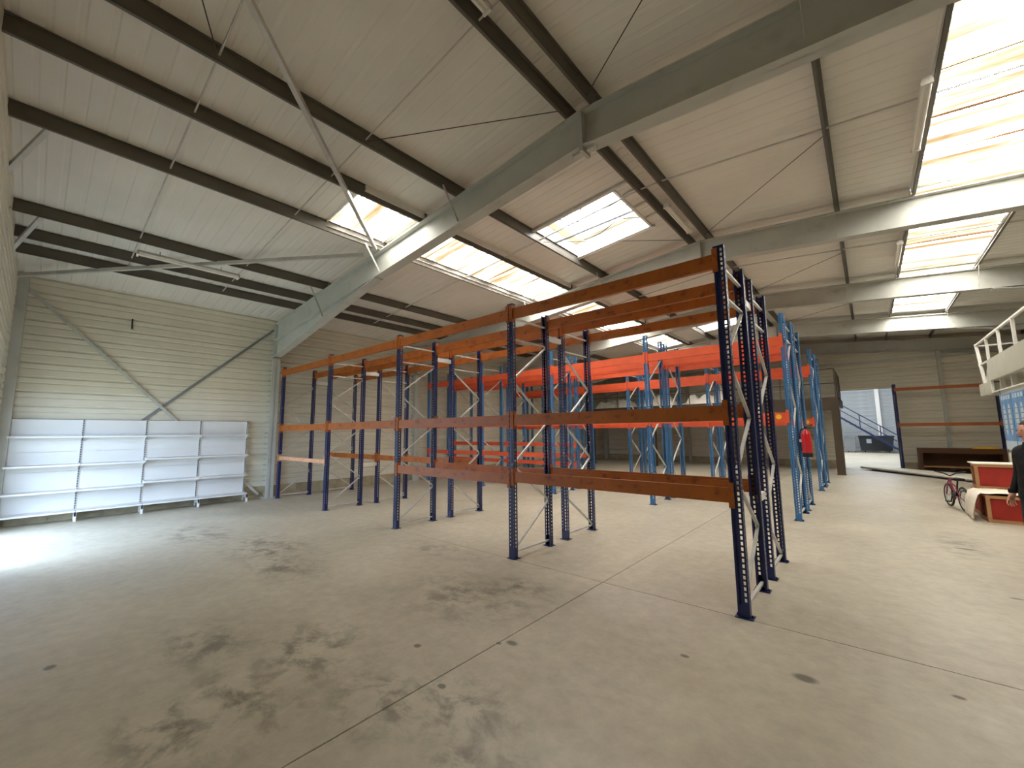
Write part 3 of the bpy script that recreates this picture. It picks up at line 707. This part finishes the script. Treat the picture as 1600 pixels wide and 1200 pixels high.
bk = tag(empty('bicycle', (2.29, 8.60, 0), math.radians(101)), 'small pink child bicycle with black tyres by the red crates', 'bicycle')
R_ = .24
def wheel(x):
    wh = empty('wheel', (x, 0, R_), 0, bk)
    ring = [(R_*math.cos(t*math.pi/14), 0, R_*math.sin(t*math.pi/14)) for t in range(28)]
    MB().tube([Vector(p)*.95 for p in ring], .020, 8, True).build('tyre', 'black', wh, smooth=True)
    MB().tube([Vector(p)*.86 for p in ring], .008, 6, True).build('rim', 'galv', wh, smooth=True)
    mb = MB()
    for t in range(10):
        a = t*math.pi/5; mb.tube([(.02*math.cos(a), 0, .02*math.sin(a)), (.21*math.cos(a), 0, .21*math.sin(a))], .003, 4)
    mb.build('spokes', 'galv', wh)
    MB().tube([(0, -.05, 0), (0, .05, 0)], .018, 8).build('hub', 'galv', wh)
wheel(-.36); wheel(.36)
def tb(n, pts, r, mt): MB().tube(pts, r, 8).build(n, mt, bk, smooth=True)
tb('down_tube', [(.24, 0, .50), (-.02, 0, .26)], .018, 'pink'); tb('top_tube', [(.24, 0, .53), (-.12, 0, .44)], .016, 'pink')
tb('seat_tube', [(-.02, 0, .26), (-.16, 0, .60)], .015, 'darkgrey'); tb('chain_stay', [(-.02, .03, .26), (-.36, .04, .24)], .010, 'pink'); tb('seat_stay', [(-.12, .03, .44), (-.36, .04, .24)], .010, 'pink')
tb('fork', [(.36, .04, .24), (.27, .035, .48), (.22, 0, .62)], .013, 'pink'); tb('fork', [(.36, -.04, .24), (.27, -.035, .48), (.22, 0, .62)], .013, 'pink')
tb('handlebar', [(.16, -.25, .76), (.20, -.10, .72), (.21, 0, .66), (.20, .10, .72), (.16, .25, .76)], .013, 'black')
sd = MB(); sd.prism([(-.30, -.07), (-.26, -.08), (-.08, -.02), (-.05, 0), (-.08, .02), (-.26, .08), (-.30, .07)], 'z', .60, .65); sd.build('saddle', 'black', bk)
MB().tube([(-.02, .03, .26), (-.02, .06, .26)], .075, 14).build('chain_wheel', 'darkgrey', bk)
MB().bar((-.02, .07, .26), (.06, .07, .14), .02, .015).bar((-.02, -.05, .26), (-.1, -.05, .38), .02, .015).build('crank', 'darkgrey', bk)
B(.02, .11, .07, .15, .125, .145).build('pedal', 'black', bk); B(-.15, -.06, -.15, -.05, .37, .39).build('pedal', 'black', bk)
tb('kickstand', [(-.1, -.04, .24), (-.16, -.16, 0.0)], .008, 'darkgrey')

def crate(label, x, y, z, wx, wy, h, rz):
    c = tag(empty('wooden_crate', (x, y, z), rz), label, 'crate')
    t = .05
    B(t*.6, wx-t*.6, t*.6, wy-t*.6, .02, h-.02).build('box_panel', 'cratered', c)
    for yy in (0, wy-t):
        B(0, wx, yy, yy+t, 0, t*1.1).build('frame_rail', 'cratewood', c); B(0, wx, yy, yy+t, h-t, h).build('frame_rail', 'cratewood', c)
        for xx in (0, wx-t): B(xx, xx+t, yy, yy+t, t*1.1, h-t).build('frame_post', 'cratewood', c)
    for xx in (0, wx-t):
        B(xx, xx+t, t, wy-t, 0, t*1.1).build('frame_rail', 'cratewood', c); B(xx, xx+t, t, wy-t, h-t, h).build('frame_rail', 'cratewood', c)
    return c
crate('red panelled crate with wood frame beside the standing person', 2.50, 7.05, 0, .80, .55, .475, .02)
crate('red panelled crate with white board top set above the draped sheet', 2.52, 7.95, .50, .82, .50, .48, -.03)
tag(MB().box(2.50, 3.36, 7.93, 8.48, .982, 1.002).build('board_top', 'foam'), 'white board lying on the upper red crate', 'board')
crate('red crate hidden under the draped white sheet', 2.50, 7.66, 0, .82, .76, .49, 0)
# draped sheet
def sheet_cloth():
    nx, ny = 14, 14; vs = []
    x0, x1, y0, y1, zt = 2.46, 3.33, 7.62, 8.0, .497
    rnd = random.Random(4); mb = MB()
    cols = [(2.34, .012), (2.335, .12), (2.345, .26), (2.365, .38), (2.40, .46), (2.45, .505)]+[(2.45+(3.34-2.45)*i/9, .51) for i in range(1, 10)]
    rows = [7.07+i*.86/16 for i in range(17)]
    for y in rows:
        for x, z in cols: vs.append((x+.018*math.sin(y*29+z*9)*(z < .5), y+.02*math.sin(z*14+x*3), z+(.014*math.sin(x*17+y*23) if z > .45 else 0)))
    n = len(cols); fs = [(j*n+i, j*n+i+1, (j+1)*n+i+1, (j+1)*n+i) for j in range(len(rows)-1) for i in range(n-1)]
    return mb.add(vs, fs)
o = sheet_cloth().build('dust_sheet', 'foam', smooth=True); tag(o, 'white sheet draped over a low crate between the red crates', 'sheet')
sm = o.modifiers.new('thick', 'SOLIDIFY'); sm.thickness = .006

# ---------------------------------------------------------------- office cabin with roof deck
of = tag(empty('office_cabin', (3.40, 5.2, 0)), 'pale office cabin with railed roof deck and wall charts', 'cabin')
OL = 5.22
B(0, .10, 0, OL, 0, 2.55).build('wall_panel', 'office', of); B(.10, 5.2, OL-.10, OL, 0, 2.55).build('wall_panel', 'office', of); B(.10, 5.2, 0, .10, 0, 2.55).build('wall_panel', 'office', of)
B(-.02, 5.2, 0, OL+.4, 2.55, 2.58).build('top_plate', 'white', of)
for i in range(6): B(.02, .10, .2+i*.98, .30+i*.98, 2.58, 2.84).build('bearer', 'office', of)
B(1.2, 5.2, .3, OL-.3, 2.58, 2.84).build('deck_core', 'office', of)
B(-.04, .02, 0, OL+.62, 2.85, 3.36).build('fascia', 'office', of)
B(.02, 5.2, 0, OL+.62, 2.84, 2.90).build('deck', 'office', of)
for i, y in enumerate((0.1, 1.7, 3.3, 4.55, 5.78)):
    B(-.03, .02, y-.025, y+.025, 3.36 if i < 4 else 2.55, 3.93).build('rail_post', 'white', of)
MB().bar((0, 0, 3.93), (0, OL+1.85, 3.93), .05, .04).build('rail', 'white', of)
MB().bar((0, OL+.58, 2.65), (0, OL+1.15, 2.65), .28, .30).build('bracket', 'office', of)
MB().bar((0, OL+1.85, 3.95), (0, OL+1.30, 2.70), .06, .06, (1, 0, 0)).build('rail_post', 'white', of)
MB().bar((0, OL+.6, 3.36), (0, OL+1.75, 3.36), .04, .04).build('rail', 'white', of)
MB().bar((0, OL+1.80, 3.90), (2.2, OL+1.80, 3.90), .04, .04).build('rail', 'white', of)
MB().bar((0, OL+1.2, 2.70), (0, OL+.6, 3.3), .05, .05, (1, 0, 0)).build('strut', 'white', of)
B(-.012, 0, OL-.05, OL+.03, 0, 2.55).build('corner_strip', 'grey', of)
def chart(y0, y1, z0, z1, label):
    c = tag(empty('wall_chart', (3.395, y0, z0)), label, 'poster', 'blue wall charts on the office cabin'); w_, h_ = y1-y0, z1-z0
    B(-.012, 0, 0, w_, 0, h_).build('sheet_face', 'posterblue', c)
    B(-.014, -.0125, 0, w_, 0, h_*.16).build('caption_band', 'posterpale', c)
    for k in range(4): 
        B(-.014, -.0125, w_*(.08+k*.23), w_*(.08+k*.23)+w_*.15, h_*.90, h_*.97).build('heading_block', 'posterpale', c)
    for k in range(2):
        cy = w_*(.27+.46*k); poly = [(cy+w_*.13*math.cos(t*math.pi/12), h_*.54+h_*.28*math.sin(t*math.pi/12)) for t in range(24)]
        ov = MB().prism(poly, 'x', -.014, -.0125).build('oval_print', 'posterpale', c)
        for s in range(5): B(-.0155, -.0142, cy-w_*.10, cy+w_*.10, h_*(.36+.09*s), h_*(.375+.09*s)).build('print_line', 'grey', ov)
    return c
chart(9.45, 10.36, 1.20, 2.45, 'blue and white wall chart with printed ovals at the corner of the office cabin')
chart(8.45, 9.38, 1.20, 2.45, 'blue and white wall chart with printed ovals in the middle of the office wall')
B(-.012, 0, 3.2, 5.15, .02, 1.12).build('lower_panel', 'cream', of)

# ---------------------------------------------------------------- objects in the next hall
st = tag(empty('staircase', (0, 34, 0)), 'blue steel staircase with handrails in the next hall', 'stairs')
x0, z0, x1, z1 = -1.6, 3.38, 2.75, 0.0
for y in (0, .9): MB().bar((x0, y, z0), (x1, y, z1), .04, .12).build('stringer', 'stairblue', st)
n = 16
for i in range(n):
    a = (i+.5)/n; x = x0+(x1-x0)*a; z = z0+(z1-z0)*a; B(x-.13, x+.13, .02, .88, z-.02, z+.02).build('tread', 'stairblue', st)
for y in (0, .9):
    for dz in (.55, 1.0): MB().tube([(x0, y, z0+dz), (x1, y, z1+dz)], .028, 6).build('handrail', 'stairblue', st)
    for i in range(5):
        a = i/4; x = x0+(x1-x0)*a*.98+.02; z = z0+(z1-z0)*a*.98; MB().tube([(x, y, z), (x, y, z+1.0)], .025, 6).build('baluster', 'stairblue', st)
B(-3.0, -1.5, -.1, 1.0, 3.30, 3.42).build('landing', 'stairblue', st)
for x in (-2.9, -1.6): B(x-.06, x+.06, 0, .1, 0, 3.3).build('landing_post', 'stairblue', st)
wbx = tag(empty('wheelie_bin', (-.1, 34.9, 0)), 'grey wheeled bin under the blue staircase', 'bin')
MB().prism([(-.26, .08), (.26, .08), (.30, 1.05), (-.30, 1.05)], 'y', -.3, .3).build('body', 'grey', wbx); B(-.32, .32, -.33, .33, 1.05, 1.12).build('lid', 'grey', wbx)
for x in (-.2, .2): MB().tube([(x, .25, .1), (x+.05, .25, .1)], .10, 12).build('wheel', 'black', wbx)
sk = tag(empty('waste_container', (.45, 35.2, 0)), 'dark waste container beside the grey wheeled bin', 'container')
MB().prism([(0, .1), (1.7, .1), (1.85, 1.1), (-.08, 1.1)], 'y', 0, .9).build('body', 'darkgrey', sk); B(-.1, 1.87, -.03, .93, 1.1, 1.18).build('lid', 'darkgrey', sk); B(.35, .62, -.012, 0, .65, .95).build('notice', 'posterpale', sk)
for x in (.2, 1.5): MB().tube([(x, .1, .08), (x+.06, .1, .08)], .08, 10).build('wheel', 'black', sk)

# ---------------------------------------------------------------- person at the edge of the aisle
def skin_mesh(name, nodes, edges, root, sub=2):
    me = bpy.data.meshes.new(name); me.from_pydata([p for p, r in nodes], edges, [])
    ob = bpy.data.objects.new(name+'_tmp', me); COL.objects.link(ob)
    mk = ob.modifiers.new('skin', 'SKIN'); ob.modifiers.new('sub', 'SUBSURF').levels = sub
    for i, (p, r) in enumerate(nodes):
        me.skin_vertices[0].data[i].radius = (r, r) if not isinstance(r, tuple) else r
        me.skin_vertices[0].data[i].use_root = i == root
    ob.modifiers['sub'].render_levels = sub
    dg = bpy.context.evaluated_depsgraph_get(); dg.update()
    out = bpy.data.meshes.new_from_object(ob.evaluated_get(dg)); bpy.data.objects.remove(ob)
    return out
# local frame: person faces -X, z up, feet at 0; person's own left is -Y
nodes, edges = [], []
def nd(p, r, link=None):
    nodes.append((p, r)); i = len(nodes)-1
    if link is not None: edges.append((link, i))
    return i
pel = nd((0, 0, .95), (.165, .125)); wa = nd((-.01, 0, 1.10), (.165, .125), pel); ch = nd((-.01, 0, 1.27), (.175, .13), wa); sh = nd((.01, 0, 1.43), (.115, .09), ch)
nk = nd((.005, 0, 1.495), (.054, .054), sh); n2_ = nd((-.002, 0, 1.53), (.052, .052), nk); hd = nd((-.022, 0, 1.575), (.060, .068), n2_); h2 = nd((-.018, 0, 1.65), (.076, .094), hd); h3 = nd((-.005, 0, 1.72), (.070, .085), h2); h4 = nd((0, 0, 1.765), (.04, .05), h3)
HANDS = []
for s in (-1, 1):
    a = nd((.01, s*.195, 1.41), .066, sh); e = nd((.04, s*.25, 1.14), .055, a); wq = nd((-.05, s*.26, .90), .036, e)
    pm = nd((-.075, s*.26, .83), (.022, .038), wq)
    for k in range(4):
        dx = -.040+.022*k; ln = (.060, .072, .068, .052)[k]
        f1 = nd((-.085+dx*1.05, s*.258, .775), .0092, pm); f2_ = nd((-.092+dx*1.25, s*.245, .775-ln*.55), .0085, f1); nd((-.088+dx*1.2, s*.228, .775-ln), .0072, f2_)
    t1 = nd((-.125, s*.24, .815), .0115, pm); nd((-.140, s*.225, .775), .010, t1)
    hp_ = nd((0, s*.09, .88), .108, pel); kn = nd((-.03-(.04 if s < 0 else 0), s*.105, .50), .074, hp_); an = nd((.02-(.04 if s < 0 else 0), s*.11, .10), .052, kn)
    fb = nd((-.02-(.04 if s < 0 else 0), s*.11, .045), (.042, .042), an); nd((-.15-(.04 if s < 0 else 0), s*.12, .035), (.040, .034), fb)
pme = skin_mesh('person', nodes, edges, pel, 3)
for mt in ('jacket', 'trouser', 'skin', 'shoe'): pme.materials.append(M[mt])
for p in pme.polygons:
    c = p.center; p.use_smooth = True
    arm = abs(c.y) > .19
    if c.z > 1.505: p.material_index = 2
    elif arm and c.z < .885 and c.z > .6: p.material_index = 2
    elif c.z > .86: p.material_index = 0
    elif c.z < .085: p.material_index = 3
    else: p.material_index = 1
zmin = min(v.co.z for v in pme.vertices)
pe = place(pme, 'person', None, None, (2.50, 3.70, -zmin), (0, 0, math.radians(28)))
tag(pe, 'person in a black jacket and dark trousers standing by the red crates', 'person')
hb = MB().lathe([(.001, .115), (.05, .105), (.082, .07), (.098, .02), (.095, -.03), (.07, -.07)], 14).build('hair', 'hair', pe, (.014, 0, 1.69), smooth=True)
hb.scale = (1.0, .88, .95)
MB().add([(-.115, 0, 1.665), (-.10, -.014, 1.625), (-.10, .014, 1.625), (-.135, 0, 1.625), (-.11, 0, 1.61)], [(0, 1, 3), (0, 3, 2), (1, 4, 3), (3, 4, 2), (0, 2, 1), (1, 2, 4)]).build('nose', 'skin', pe, smooth=True)
for s in (-1, 1):
    MB().lathe([(.001, -.008), (.009, 0), (.001, .008)], 8).build('eye', 'black', pe, (-.102, s*.032, 1.665), smooth=True)
    MB().lathe([(.004, -.03), (.018, -.012), (.02, .012), (.006, .03)], 8).build('ear', 'skin', pe, (.0, s*.083, 1.645), smooth=True)
B(-.106, -.098, -.022, .022, 1.585, 1.593).build('mouth', 'shoe', pe)
hm = MB().lathe([(.172, .0), (.176, .012), (.172, .10), (.160, .14)], 24).build('jacket_hem', 'jacket', pe, (-.003, 0, .82), smooth=True); hm.scale = (.80, 1.10, 1)
for s in (-1, 1): MB().lathe([(.045, .0), (.047, .01), (.045, .05)], 14).build('cuff', 'jacket', pe, (-.052, s*.26, .872), smooth=True)
MB().lathe([(.085, -.03), (.075, .0), (.07, .03)], 14).build('collar', 'jacket', pe, (.0, 0, 1.49), smooth=True)
